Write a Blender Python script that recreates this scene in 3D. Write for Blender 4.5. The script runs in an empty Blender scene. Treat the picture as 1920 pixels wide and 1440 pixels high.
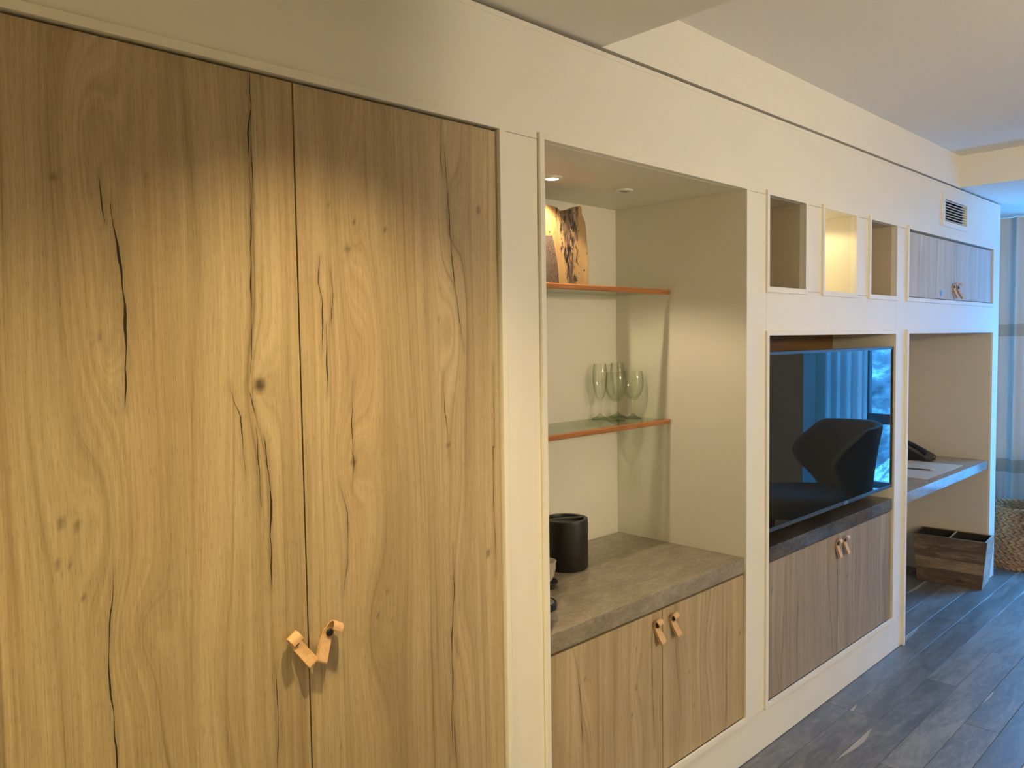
import bpy, bmesh, math, random
import numpy as np
from mathutils import Vector, Matrix
random.seed(7); rng = np.random.default_rng(7)
PI = math.pi
S = bpy.context.scene
COL = S.collection

# ------------------------------------------------------------------ camera
F_PX, YAW, PITCH, ROLL = 1467.2, 0.7710114, 0.0557141, -0.0145788
CAM = Vector((0.0, -1.4252, 1.57))
fwd = Vector((math.sin(YAW)*math.cos(PITCH), math.cos(YAW)*math.cos(PITCH), -math.sin(PITCH)))
rgt = Vector((math.cos(YAW), -math.sin(YAW), 0)); upv = rgt.cross(fwd)
c_, s_ = math.cos(ROLL), math.sin(ROLL)
r2 = c_*rgt + s_*upv; u2 = -s_*rgt + c_*upv
cd = bpy.data.cameras.new('camera'); cam = bpy.data.objects.new('camera', cd); COL.objects.link(cam)
cam.matrix_world = Matrix(((r2.x, u2.x, -fwd.x, CAM.x), (r2.y, u2.y, -fwd.y, CAM.y), (r2.z, u2.z, -fwd.z, CAM.z), (0, 0, 0, 1)))
cd.sensor_fit = 'HORIZONTAL'; cd.sensor_width = 36.0; cd.lens = F_PX/1920*36.0; cd.clip_start = 0.02; cd.clip_end = 500
S.camera = cam

# ------------------------------------------------------------------ view, world, lights
S.view_settings.view_transform = 'Standard'; S.view_settings.look = 'None'
S.view_settings.gamma = 1.0; S.view_settings.use_curve_mapping = False
S.view_settings.exposure = 0.0
S.cycles.use_denoising = True
S.cycles.max_bounces = 10; S.cycles.diffuse_bounces = 6; S.cycles.glossy_bounces = 5
S.cycles.transparent_max_bounces = 24; S.cycles.transmission_bounces = 6
S.cycles.sample_clamp_indirect = 6.0
S.cycles.caustics_reflective = False; S.cycles.caustics_refractive = False

W = bpy.data.worlds.new('sky'); S.world = W; W.use_nodes = True
bgn = W.node_tree.nodes['Background']
bgn.inputs[0].default_value = (0.068, 0.40, 1.0, 1); bgn.inputs[1].default_value = 44.0

WARM = (1.0, 0.765, 0.43)
def light(name, kind, loc, energy, color, **k):
    l = bpy.data.lights.new(name, kind); l.energy = energy; l.color = color
    o = bpy.data.objects.new(name, l); COL.objects.link(o); o.location = loc
    aim = k.pop('aim', None)
    for a, v in k.items():
        if a == 'is_portal': l.cycles.is_portal = v
        else: setattr(l, a, v)
    if aim is not None: o.rotation_euler = (Vector(aim)-Vector(loc)).to_track_quat('-Z', 'Y').to_euler()
    return o
light('window_portal', 'AREA', (6.66, -0.75, 1.3), 1, (1, 1, 1), shape='RECTANGLE', size=1.56, size_y=2.0, aim=(0, -0.75, 1.3), is_portal=True)
light('hall_spot', 'SPOT', (0.82, -0.52, 2.375), 126, (1.0, 0.74, 0.35), spot_size=math.radians(106), spot_blend=1.0, shadow_soft_size=0.03, aim=(0.82, -0.52, 0))
light('entry_fill', 'SPOT', (-0.75, -0.70, 2.375), 190, (1.0, 0.80, 0.36), spot_size=math.radians(140), spot_blend=1.0, shadow_soft_size=0.03, aim=(-0.75, -0.6, 0))  # added fill light out of view, lifts the left door and hall
light('room_lamp', 'POINT', (2.50, -2.85, 1.86), 97, (1.0, 0.84, 0.565), shadow_soft_size=0.11)
light('niche_spot', 'SPOT', (1.868, 0.300, 2.074), 17.5, (1.0, 0.81, 0.52), spot_size=math.radians(126), spot_blend=0.35, shadow_soft_size=0.009, aim=(1.868, 0.300, 0))
light('cubby_spot', 'SPOT', (3.30, 0.17, 2.070), 2.5, (1.0, 0.79, 0.39), spot_size=math.radians(164), spot_blend=0.3, shadow_soft_size=0.02, aim=(3.30, 0.17, 0))

# ------------------------------------------------------------------ material helpers
class NT:
    def __init__(s, name):
        s.m = bpy.data.materials.new(name); s.m.use_nodes = True
        s.t = s.m.node_tree; s.n = s.t.nodes; s.b = s.n['Principled BSDF']; s.out = s.n['Material Output']
    def add(s, typ, **k):
        x = s.n.new(typ)
        for a, v in k.items(): setattr(x, a, v)
        return x
    def lk(s, a, b): s.t.links.new(a, b)
    def val(s, x, i, v):
        if isinstance(v, bpy.types.NodeSocket): s.lk(v, x.inputs[i])
        else: x.inputs[i].default_value = v
    def math(s, op, a, b=0.0, clamp=False):
        x = s.add('ShaderNodeMath', operation=op, use_clamp=clamp); s.val(x, 0, a); s.val(x, 1, b); return x.outputs[0]
    def obj(s): return s.add('ShaderNodeTexCoord').outputs['Object']
    def sep(s, v):
        x = s.add('ShaderNodeSeparateXYZ'); s.lk(v, x.inputs[0]); return x.outputs
    def comb(s, a, b, c):
        x = s.add('ShaderNodeCombineXYZ'); s.val(x, 0, a); s.val(x, 1, b); s.val(x, 2, c); return x.outputs[0]
    def scale(s, v, sc, loc=(0, 0, 0)):
        x = s.add('ShaderNodeMapping'); s.lk(v, x.inputs[0]); x.inputs['Scale'].default_value = sc; x.inputs['Location'].default_value = loc; return x.outputs[0]
    def noise(s, v, scale=1.0, detail=3.0, rough=0.55, dist=0.0):
        x = s.add('ShaderNodeTexNoise'); s.lk(v, x.inputs['Vector']); x.inputs['Scale'].default_value = scale
        x.inputs['Detail'].default_value = detail; x.inputs['Roughness'].default_value = rough; x.inputs['Distortion'].default_value = dist
        return x.outputs['Fac']
    def ramp(s, f, stops):
        x = s.add('ShaderNodeValToRGB'); e = x.color_ramp.elements
        while len(e) < len(stops): e.new(0.5)
        for el, (p, c) in zip(e, stops):
            el.position = p; el.color = (*c, 1) if len(c) == 3 else c
        s.val(x, 0, f); return x.outputs[0]
    def mix(s, f, a, b, mode='MIX'):
        x = s.add('ShaderNodeMix', data_type='RGBA', blend_type=mode)
        s.val(x, 0, f)
        for i, v in ((6, a), (7, b)):
            if isinstance(v, tuple) and len(v) == 3: v = (*v, 1)
            s.val(x, i, v)
        return x.outputs[2]
    def bump(s, h, strength=0.2, dist=0.002):
        x = s.add('ShaderNodeBump'); x.inputs['Strength'].default_value = strength; x.inputs['Distance'].default_value = dist
        s.lk(h, x.inputs['Height']); s.lk(x.outputs[0], s.b.inputs['Normal'])
    def set(s, **k):
        for a, v in k.items():
            i = {'color': 'Base Color', 'rough': 'Roughness', 'metal': 'Metallic', 'ior': 'IOR', 'spec': 'Specular IOR Level', 'coat': 'Coat Weight', 'sheen': 'Sheen Weight'}[a]
            if isinstance(v, tuple) and len(v) == 3: v = (*v, 1)
            s.val(s.b, i, v)
        return s

def flat(name, color, rough=0.5, metal=0.0, nscale=40.0, amt=0.06, bump=0.0, spec=0.5):
    t = NT(name); v = t.obj(); f = t.noise(v, nscale, 2)
    a = tuple(max(0, x*(1-amt)) for x in color); b = tuple(min(1, x*(1+amt)) for x in color)
    t.set(color=t.ramp(f, [(0.3, a), (0.7, b)]), rough=rough, metal=metal, spec=spec)
    if bump: t.bump(f, bump, 0.001)
    return t.m

M = {}
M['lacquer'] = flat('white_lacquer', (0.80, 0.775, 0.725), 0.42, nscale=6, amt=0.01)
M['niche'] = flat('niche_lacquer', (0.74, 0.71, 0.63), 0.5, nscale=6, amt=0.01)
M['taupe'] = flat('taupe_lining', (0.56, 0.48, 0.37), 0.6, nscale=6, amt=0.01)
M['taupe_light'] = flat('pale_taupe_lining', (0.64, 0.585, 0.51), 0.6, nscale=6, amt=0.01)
M['plaster'] = flat('ceiling_plaster', (0.80, 0.77, 0.72), 0.85, nscale=120, amt=0.012, bump=0.05)
M['wallpaint'] = flat('wall_paint', (0.74, 0.70, 0.62), 0.8, nscale=90, amt=0.015, bump=0.04)
M['pierpaint'] = flat('pier_paint', (0.30, 0.30, 0.28), 0.8, nscale=90, amt=0.02, bump=0.04)
M['gap'] = flat('dark_gap', (0.02, 0.016, 0.012), 0.8)
M['black'] = flat('black_metal', (0.012, 0.012, 0.012), 0.42, nscale=300, amt=0.2, bump=0.02)
M['blackplastic'] = flat('black_plastic', (0.012, 0.012, 0.014), 0.38, nscale=200, amt=0.15)
M['greymetal'] = flat('brushed_grey_metal', (0.30, 0.31, 0.33), 0.35, 0.8, nscale=200, amt=0.05)
M['darkbezel'] = flat('slate_bezel', (0.055, 0.07, 0.09), 0.4, 0.3, nscale=200, amt=0.05)
M['leather'] = flat('tan_leather', (0.58, 0.37, 0.20), 0.5, nscale=160, amt=0.10, bump=0.06)
M['ceramic'] = flat('stoneware', (0.52, 0.45, 0.36), 0.4, nscale=60, amt=0.06)
M['paper'] = flat('kraft_paper', (0.60, 0.42, 0.285), 0.75, nscale=300, amt=0.04)
M['whiteplastic'] = flat('white_plastic', (0.75, 0.74, 0.70), 0.4)
M['grilldark'] = flat('duct_dark', (0.05, 0.05, 0.05), 0.8)
M['chairfabric'] = flat('grey_wool', (0.14, 0.14, 0.138), 0.95, nscale=500, amt=0.35, bump=0.25)
M['chairleg'] = flat('walnut_leg', (0.08, 0.045, 0.025), 0.5)
M['bluetag'] = flat('blue_tag', (0.18, 0.36, 0.75), 0.5)
M['redwood'] = flat('pencil_wood', (0.10, 0.05, 0.03), 0.5)
M['windowframe'] = flat('window_frame_grey', (0.10, 0.11, 0.12), 0.4)
M['joint'] = flat('pale_floor_joint', (0.24, 0.225, 0.21), 0.8)
M['interior'] = flat('cabinet_interior', (0.12, 0.09, 0.06), 0.8)

def emitter(name, color, strength):
    t = NT(name); t.set(color=(0.8, 0.8, 0.8)); t.b.inputs['Emission Color'].default_value = (*color, 1); t.b.inputs['Emission Strength'].default_value = strength
    return t.m
M['glow'] = emitter('lamp_lens_lit', (1.0, 0.80, 0.50), 14.0)

def glassy(name, tint, edge_tint, ior=1.45, rough=0.0):
    t = NT(name); t.n.remove(t.b)
    lw = t.add('ShaderNodeLayerWeight'); lw.inputs['Blend'].default_value = 0.5
    tr = t.add('ShaderNodeBsdfTransparent'); t.lk(t.mix(t.math('POWER', lw.outputs['Facing'], 3.2), tint, edge_tint), tr.inputs[0])
    gl = t.add('ShaderNodeBsdfGlossy'); gl.inputs['Roughness'].default_value = rough
    f0 = ((ior-1)/(ior+1))**2
    fr = t.math('ADD', f0, t.math('MULTIPLY', t.math('POWER', lw.outputs['Facing'], 4.5), 0.55))
    mx = t.add('ShaderNodeMixShader'); t.lk(fr, mx.inputs[0]); t.lk(tr.outputs[0], mx.inputs[1]); t.lk(gl.outputs[0], mx.inputs[2])
    t.lk(mx.outputs[0], t.out.inputs[0]); return t.m
M['glass'] = glassy('drinking_glass', (0.975, 0.985, 0.965), (0.50, 0.57, 0.44), 1.5, 0.04)
M['glass_foot'] = glassy('drinking_glass_foot', (0.80, 0.86, 0.76), (0.36, 0.43, 0.30), 1.5, 0.04)
M['shelfglass'] = glassy('shelf_glass', (0.95, 0.975, 0.945), (0.84, 0.90, 0.82), 1.45)
M['windowglass'] = glassy('window_glass', (0.97, 0.98, 0.98), (0.8, 0.9, 0.9), 1.4)

def screen_mat():
    t = NT('tv_screen_glass'); v = t.obj(); f = t.noise(v, 3, 1)
    t.set(color=t.ramp(f, [(0.3, (0.006, 0.007, 0.008)), (0.7, (0.008, 0.009, 0.010))]), rough=0.004, ior=1.75)
    return t.m
M['screen'] = screen_mat()

def oak(name, dark, mid, light_, pore=0.55, linec=0.55, finec=0.26):
    """vertical-grain oak; the mesh carries 'flow' (metres across the grain, bent round knots) and 'mark' (knot darkness)"""
    t = NT(name); P = t.sep(t.obj())
    fl = t.add('ShaderNodeAttribute', attribute_name='flow').outputs['Fac']
    mk = t.add('ShaderNodeAttribute', attribute_name='mark').outputs['Fac']
    x, y, z = P[0], P[1], P[2]
    xy = t.math('ADD', x, y)
    broad = t.noise(t.comb(t.math('MULTIPLY', fl, 14.0), 0.0, t.math('MULTIPLY', z, 0.55)), 1.0, 2)
    ring = t.noise(t.comb(t.math('MULTIPLY', fl, 95.0), 3.0, t.math('MULTIPLY', z, 1.1)), 1.0, 3, 0.6)
    fine = t.noise(t.comb(t.math('MULTIPLY', xy, 420.0), 0.0, t.math('MULTIPLY', z, 7.0)), 1.0, 2, 0.6)
    pores = t.noise(t.comb(t.math('MULTIPLY', xy, 700.0), 5.0, t.math('MULTIPLY', z, 38.0)), 1.0, 1, 0.5)
    blotch = t.noise(t.comb(t.math('MULTIPLY', xy, 5.0), 9.0, t.math('MULTIPLY', z, 1.6)), 1.0, 2)
    f = t.math('ADD', t.math('MULTIPLY', broad, 0.30), t.math('MULTIPLY', ring, 0.34))
    f = t.math('ADD', f, t.math('MULTIPLY', fine, finec)); f = t.math('ADD', f, t.math('MULTIPLY', blotch, 0.10))
    col = t.ramp(f, [(0.39, dark), (0.50, mid), (0.61, light_)])
    hue = t.noise(t.comb(t.math('MULTIPLY', xy, 9.0), 21.0, t.math('MULTIPLY', z, 1.1)), 1.0, 1)
    col = t.mix(t.math('MULTIPLY', t.ramp(hue, [(0.52, (0, 0, 0)), (0.68, (1, 1, 1))]), 0.40), col, t.mix(1.0, col, (1.02, 0.90, 0.86), 'MULTIPLY'))
    pm = t.ramp(pores, [(0.60, (0, 0, 0)), (0.72, (1, 1, 1))])
    col = t.mix(t.math('MULTIPLY', pm, pore), col, t.mix(1.0, col, (0.62, 0.58, 0.52), 'MULTIPLY'))
    lp = t.ramp(pores, [(0.30, (1, 1, 1)), (0.40, (0, 0, 0))])
    col = t.mix(t.math('MULTIPLY', lp, 0.35), col, t.mix(1.0, col, (1.22, 1.2, 1.16), 'MULTIPLY'))
    lines = t.ramp(ring, [(0.30, (1, 1, 1)), (0.385, (0, 0, 0))])
    col = t.mix(t.math('MULTIPLY', lines, linec), col, t.mix(1.0, col, (0.66, 0.6, 0.52), 'MULTIPLY'))
    col = t.mix(mk, col, (0.035, 0.024, 0.014))
    t.set(color=col, rough=0.58, spec=0.35)
    t.bump(t.math('SUBTRACT', fine, t.math('MULTIPLY', pm, 0.8)), 0.45, 0.0015)
    return t.m
M['oak'] = oak('pale_oak', (0.305, 0.232, 0.135), (0.412, 0.322, 0.198), (0.51, 0.41, 0.265))
M['oak_grey'] = oak('greyed_oak', (0.235, 0.188, 0.145), (0.325, 0.268, 0.212), (0.415, 0.348, 0.285), 0.45, 0.6, 0.20)
M['oak_pale'] = oak('bleached_oak', (0.46, 0.46, 0.47), (0.60, 0.60, 0.61), (0.72, 0.72, 0.72), 0.22, 0.35, 0.12)
M['crack'] = flat('grain_split', (0.022, 0.013, 0.008), 0.9)

def streakwood(name, axis, dark, mid, lt, across=40.0, along=2.5, rough=0.55, rand=0.0, knots=0.0, coat=0.0):
    """straight grained wood along axis 0/1/2 in object space"""
    t = NT(name); v = t.obj()
    if rand:
        oi = t.add('ShaderNodeObjectInfo'); off = t.math('MULTIPLY', oi.outputs['Random'], 37.0)
        va = t.add('ShaderNodeVectorMath', operation='ADD'); t.lk(v, va.inputs[0]); t.lk(t.comb(off, off, off), va.inputs[1]); v = va.outputs[0]
    sc = [across]*3; sc[axis] = along
    f1 = t.noise(t.scale(v, tuple(sc)), 1.0, 4, 0.6, 0.4)
    sc2 = [across*6]*3; sc2[axis] = along*5
    f2 = t.noise(t.scale(v, tuple(sc2)), 1.0, 2)
    f = t.math('ADD', t.math('MULTIPLY', f1, 0.7), t.math('MULTIPLY', f2, 0.3))
    if rand:
        f = t.math('ADD', f, t.math('MULTIPLY', t.math('SUBTRACT', oi.outputs['Random'], 0.5), rand))
    col = t.ramp(f, [(0.33, dark), (0.5, mid), (0.67, lt)])
    if knots:
        k = t.noise(t.scale(v, tuple(knots if i != axis else knots*0.35 for i in range(3))), 1.0, 1, 0.5, 0.3)
        col = t.mix(t.ramp(k, [(0.68, (0, 0, 0)), (0.76, (1, 1, 1))]), col, tuple(x*0.22 for x in dark))
    t.set(color=col, rough=rough); t.bump(f, 0.12, 0.001)
    if coat: t.set(coat=coat)
    return t.m
M['edgewood'] = streakwood('cherry_edging', 0, (0.27, 0.095, 0.03), (0.36, 0.14, 0.045), (0.45, 0.19, 0.07), 120, 6, 0.4)
M['veneer'] = streakwood('brown_veneer', 0, (0.13, 0.062, 0.02), (0.20, 0.10, 0.032), (0.26, 0.135, 0.048), 60, 3, 0.35)
M['binwood'] = streakwood('mango_wood', 1, (0.10, 0.062, 0.036), (0.22, 0.15, 0.088), (0.36, 0.26, 0.165), 26, 5, 0.5, rand=0.42, knots=16)
M['binwood_pale_lit'] = streakwood('pale_mango_lit', 0, (0.34, 0.28, 0.21), (0.52, 0.45, 0.37), (0.66, 0.59, 0.50), 26, 5, 0.45, rand=0.3, knots=14)  # paler copy of binwood: window light painted on front end; also pale divider
M['floorwood'] = None

def floor_mat():
    t = NT('grey_plank'); oi = t.add('ShaderNodeObjectInfo'); r = oi.outputs['Random']
    off = t.math('MULTIPLY', r, 61.0); v0 = t.obj()
    va = t.add('ShaderNodeVectorMath', operation='ADD'); t.lk(v0, va.inputs[0]); t.lk(t.comb(off, off, 0.0), va.inputs[1]); v = va.outputs[0]
    f1 = t.noise(t.scale(v, (1.6, 9, 9)), 1.0, 5, 0.62, 1.2)
    f2 = t.noise(t.scale(v, (14, 140, 40)), 1.0, 3, 0.6)
    f3 = t.noise(t.scale(v, (9, 22, 9)), 1.0, 4, 0.65, 1.5)
    f = t.math('ADD', t.math('MULTIPLY', f1, 0.45), t.math('ADD', t.math('MULTIPLY', f2, 0.13), t.math('MULTIPLY', f3, 0.42)))
    f = t.math('ADD', f, t.math('MULTIPLY', t.math('SUBTRACT', r, 0.5), 0.13))
    col = t.ramp(f, [(0.38, (0.085, 0.083, 0.082)), (0.5, (0.142, 0.139, 0.136)), (0.62, (0.225, 0.218, 0.210))])
    # pale sapwood slivers along one edge of some boards
    P = t.sep(v0)
    wob = t.noise(t.comb(t.math('ADD', t.math('MULTIPLY', P[0], 1.5), off), 0.0, 0.0), 1.0, 1, 0.4)
    edge = t.math('ADD', P[1], t.math('MULTIPLY', t.math('SUBTRACT', wob, 0.56), 0.20))
    sap = t.ramp(t.math('SUBTRACT', edge, 0.0625), [(0.0, (0, 0, 0)), (0.0025, (1, 1, 1))])
    col = t.mix(t.math('MULTIPLY', sap, 0.8), col, (0.40, 0.365, 0.32))
    t.set(color=col, rough=t.ramp(f3, [(0.3, (0.36,)*3), (0.7, (0.5,)*3)]), spec=0.5)
    t.bump(f2, 0.06, 0.001); return t.m
M['floorwood'] = floor_mat()

def stone(name, a, b, c, rough, vein=0.5):
    t = NT(name); v = t.obj()
    f1 = t.noise(t.scale(v, (5.0, 13.0, 13.0)), 1.0, 6, 0.7, 0.7)
    f2 = t.noise(t.scale(v, (40, 75, 75)), 1.0, 5, 0.72, 0.8)
    col = t.ramp(t.math('ADD', t.math('MULTIPLY', f1, 0.55), t.math('MULTIPLY', f2, 0.45)), [(0.36, a), (0.5, b), (0.64, c)])
    vn = t.noise(t.scale(v, (3.4, 10.0, 10.0), (3, 1, 2)), 1.0, 6, 0.68, 0.7)
    vm = t.math('ABSOLUTE', t.math('SUBTRACT', vn, 0.5))
    col = t.mix(t.math('MULTIPLY', t.ramp(vm, [(0.0, (1, 1, 1)), (0.012, (0, 0, 0))]), vein), col, tuple(min(1, x*1.9) for x in c))
    sp = t.noise(t.scale(v, (70, 160, 160)), 1.0, 3, 0.6, 0.6)
    col = t.mix(t.math('MULTIPLY', t.ramp(sp, [(0.64, (0, 0, 0)), (0.76, (1, 1, 1))]), 0.35), col, tuple(min(1, x*1.45) for x in c))
    t.set(color=col, rough=rough, spec=0.5); return t.m
M['stone'] = stone('grey_brown_stone', (0.165, 0.136, 0.107), (0.245, 0.207, 0.165), (0.355, 0.308, 0.252), 0.34, 0.2)
M['stone_polished'] = stone('polished_dark_stone', (0.052, 0.047, 0.045), (0.085, 0.076, 0.072), (0.135, 0.122, 0.115), 0.07, 0.3)
M['stone_desk'] = stone('desk_stone', (0.19, 0.165, 0.14), (0.25, 0.218, 0.186), (0.33, 0.29, 0.25), 0.14, 0.3)

def burl():
    t = NT('spalted_slab'); v = t.obj(); P = t.sep(v)
    f = t.noise(t.scale(v, (14, 14, 2.5)), 1.0, 4, 0.6, 0.6)
    col = t.ramp(f, [(0.3, (0.25, 0.140, 0.055)), (0.5, (0.35, 0.215, 0.095)), (0.7, (0.41, 0.27, 0.13))])
    n = t.noise(t.scale(v, (60, 60, 20)), 1.0, 5, 0.75, 0.6)
    # the dark bark inclusion is a wedge: wide at the top, narrow at the foot, centred left of middle
    xw = t.math('ABSOLUTE', t.math('SUBTRACT', P[0], t.math('SUBTRACT', 0.028, t.math('MULTIPLY', P[2], 0.10))))
    core = t.math('SUBTRACT', 1.0, t.math('DIVIDE', xw, t.math('ADD', 0.050, t.math('MULTIPLY', P[2], 0.10))), True)
    h = t.math('ADD', t.math('MULTIPLY', core, 0.235), t.math('MULTIPLY', P[2], 0.42))
    h = t.math('MULTIPLY', h, t.ramp(core, [(0.0, (0, 0, 0)), (0.25, (1, 1, 1))]))
    m = t.ramp(t.math('ADD', n, h), [(0.66, (0, 0, 0)), (0.70, (1, 1, 1))])
    dk = t.ramp(t.noise(t.scale(v, (90, 90, 30)), 1.0, 2), [(0.4, (0.012, 0.008, 0.008)), (0.62, (0.16, 0.10, 0.065))])
    col = t.mix(m, col, dk)
    sp = t.noise(t.scale(v, (60, 60, 60), (4, 2, 1)), 1.0, 1)
    col = t.mix(t.ramp(sp, [(0.70, (0, 0, 0)), (0.74, (1, 1, 1))]), col, (0.04, 0.025, 0.015))
    t.set(color=col, rough=0.35, coat=0.3); t.bump(t.math('MULTIPLY', m, -1.0), 0.25, 0.004); return t.m
M['burl'] = burl()
M['bark'] = flat('bark_patch', (0.085, 0.055, 0.042), 0.85, nscale=180, amt=0.5, bump=0.4)

def weave():
    t = NT('seagrass'); oi = t.add('ShaderNodeObjectInfo'); v = t.obj()
    f = t.noise(t.scale(v, (60, 60, 90)), 1.0, 3, 0.6); g = t.noise(v, 14.0, 2)
    col = t.ramp(t.math('ADD', t.math('MULTIPLY', f, 0.5), t.math('MULTIPLY', g, 0.5)), [(0.32, (0.26, 0.125, 0.052)), (0.5, (0.44, 0.235, 0.105)), (0.68, (0.60, 0.34, 0.165))])
    t.set(color=col, rough=0.7); t.bump(f, 0.3, 0.002); return t.m
M['weave'] = weave()

def drape(name, base, band, trans, zb):
    t = NT(name); P = t.sep(t.obj()); v = t.obj()
    th = t.noise(t.scale(v, (400, 400, 400)), 1.0, 1)
    col = t.ramp(th, [(0.3, tuple(x*0.92 for x in base)), (0.7, base)])
    for a, b in zb:
        m = t.math('MULTIPLY', t.math('GREATER_THAN', P[2], a), t.math('LESS_THAN', P[2], b))
        col = t.mix(m, col, band)
        for e in (a, b):
            m2 = t.math('LESS_THAN', t.math('ABSOLUTE', t.math('SUBTRACT', P[2], e)), 0.004)
            col = t.mix(t.math('MULTIPLY', m2, 0.5), col, (0.75, 0.74, 0.72))
    t.set(color=col, rough=0.9)
    tl = t.add('ShaderNodeBsdfTranslucent'); t.lk(col, tl.inputs[0])
    mx = t.add('ShaderNodeMixShader'); mx.inputs[0].default_value = trans
    t.lk(t.b.outputs[0], mx.inputs[1]); t.lk(tl.outputs[0], mx.inputs[2]); t.lk(mx.outputs[0], t.out.inputs[0]); return t.m
M['drape'] = drape('banded_drape', (0.74, 0.70, 0.66), (0.50, 0.45, 0.38), 0.12, [(1.545, 1.637), (0.570, 0.672)])
M['sheer'] = drape('sheer_white', (0.80, 0.80, 0.80), (0.7, 0.7, 0.7), 0.6, [])

def hill_mat():
    t = NT('snowy_hillside'); v = t.obj()
    f = t.noise(t.scale(v, (0.55, 0.55, 0.9)), 1.0, 9, 0.75, 0.0)
    t.set(color=t.ramp(f, [(0.40, (0.02, 0.024, 0.028)), (0.52, (0.10, 0.105, 0.11)), (0.62, (0.42, 0.43, 0.45))]), rough=0.9); return t.m
M['hill'] = hill_mat()

# ------------------------------------------------------------------ mesh helpers
class MB:
    def __init__(s): s.v = []; s.f = []; s.mi = []
    def add(s, v, f, mi=0):
        o = len(s.v); s.v += [tuple(p) for p in v]; s.f += [tuple(i+o for i in q) for q in f]; s.mi += [mi]*len(f); return s
    def box(s, x0, x1, y0, y1, z0, z1, mi=0):
        v = [(x0, y0, z0), (x1, y0, z0), (x1, y1, z0), (x0, y1, z0), (x0, y0, z1), (x1, y0, z1), (x1, y1, z1), (x0, y1, z1)]
        return s.add(v, [(3, 2, 1, 0), (4, 5, 6, 7), (0, 1, 5, 4), (1, 2, 6, 5), (2, 3, 7, 6), (3, 0, 4, 7)], mi)
    def lathe(s, prof, c=(0, 0, 0), n=32, mi=0, closed=False, axis='z'):
        v = []; f = []; m = len(prof)
        for i in range(n):
            a = 2*PI*i/n
            for r, z in prof:
                p = (r*math.cos(a), r*math.sin(a), z)
                if axis == 'y': p = (p[0], -p[2], p[1])
                v.append((c[0]+p[0], c[1]+p[1], c[2]+p[2]))
        for i in range(n):
            j = (i+1) % n
            for k in range(m if closed else m-1):
                k2 = (k+1) % m
                f.append((i*m+k, j*m+k, j*m+k2, i*m+k2))
        return s.add(v, f, mi)
    def tube(s, pts, r, n=10, mi=0, cap=True):
        pts = [Vector(p) for p in pts]; v = []; f = []
        for i, p in enumerate(pts):
            d = (pts[min(i+1, len(pts)-1)]-pts[max(i-1, 0)]).normalized()
            a = d.orthogonal().normalized() if i == 0 else (a - d*a.dot(d)).normalized()
            b = d.cross(a); rr = r[i] if isinstance(r, (list, tuple)) else r
            for k in range(n):
                t = 2*PI*k/n; v.append(p + a*rr*math.cos(t) + b*rr*math.sin(t))
        for i in range(len(pts)-1):
            for k in range(n):
                k2 = (k+1) % n; f.append((i*n+k, i*n+k2, (i+1)*n+k2, (i+1)*n+k))
        if cap: f += [tuple(range(n))[::-1], tuple((len(pts)-1)*n+k for k in range(n))]
        return s.add(v, f, mi)
    def ribbon(s, prof, x0, x1, th, mi=0, fn=None):
        """strap: profile in (out, z) swept across x0..x1, out is towards -y"""
        P = [Vector((a, b)) for a, b in prof]; n = len(P); L = []; Rr = []
        for i, p in enumerate(P):
            d = (P[min(i+1, n-1)]-P[max(i-1, 0)]).normalized(); nn = Vector((-d.y, d.x))*th/2
            L.append(p+nn); Rr.append(p-nn)
        ring = L+Rr[::-1]; m = len(ring)
        v = [(x0, -q.x, q.y) for q in ring]+[(x1, -q.x, q.y) for q in ring]
        f = [(i, (i+1) % m, m+(i+1) % m, m+i) for i in range(m)]
        for i in range(n-1):
            a, b, c, d = i, i+1, m-2-i, m-1-i
            f += [(a, d, c, b), (m+a, m+b, m+c, m+d)]
        if fn: v = [fn(p) for p in v]
        return s.add(v, f, mi)
    def build(s, name, mat, parent=None, smooth=None, bevel=0.0, loc=None):
        me = bpy.data.meshes.new(name)
        off = Vector(loc) if loc is not None else Vector((0, 0, 0))
        if parent is not None: off = off + wloc(parent) if loc is None else off
        me.from_pydata([tuple(Vector(p)-off) for p in s.v], [], s.f); me.update()
        mats = mat if isinstance(mat, (list, tuple)) else [mat]
        for m in mats: me.materials.append(M[m] if isinstance(m, str) else m)
        if any(s.mi): me.polygons.foreach_set('material_index', s.mi)
        bm = bmesh.new(); bm.from_mesh(me); bmesh.ops.recalc_face_normals(bm, faces=bm.faces[:]); bm.to_mesh(me); bm.free()
        if smooth:
            me.polygons.foreach_set('use_smooth', [True]*len(me.polygons)); me.set_sharp_from_angle(angle=math.radians(smooth))
        o = bpy.data.objects.new(name, me); COL.objects.link(o)
        if parent is not None:
            o.parent = parent; o.location = off - wloc(parent)
        else: o.location = off
        if bevel:
            b = o.modifiers.new('bevel', 'BEVEL'); b.width = bevel; b.segments = 2; b.limit_method = 'ANGLE'
        return o
def wloc(o):
    p = Vector((0, 0, 0))
    while o is not None: p += Vector(o.location); o = o.parent
    return p
def tag(o, label, cat, group=None):
    o['label'] = label; o['category'] = cat
    if group: o['group'] = group
    return o
def thing(name, label, cat, loc, group=None):
    o = bpy.data.objects.new(name, None); COL.objects.link(o); o.location = loc; o.empty_display_size = 0.05
    return tag(o, label, cat, group)
def struct(o): o['kind'] = 'structure'; return o
def root_struct(name, loc=(0, 0, 0)):
    o = bpy.data.objects.new(name, None); COL.objects.link(o); o.location = loc; return struct(o)

# ------------------------------------------------------------------ the setting
D = 0.590     # depth of the joinery
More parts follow.
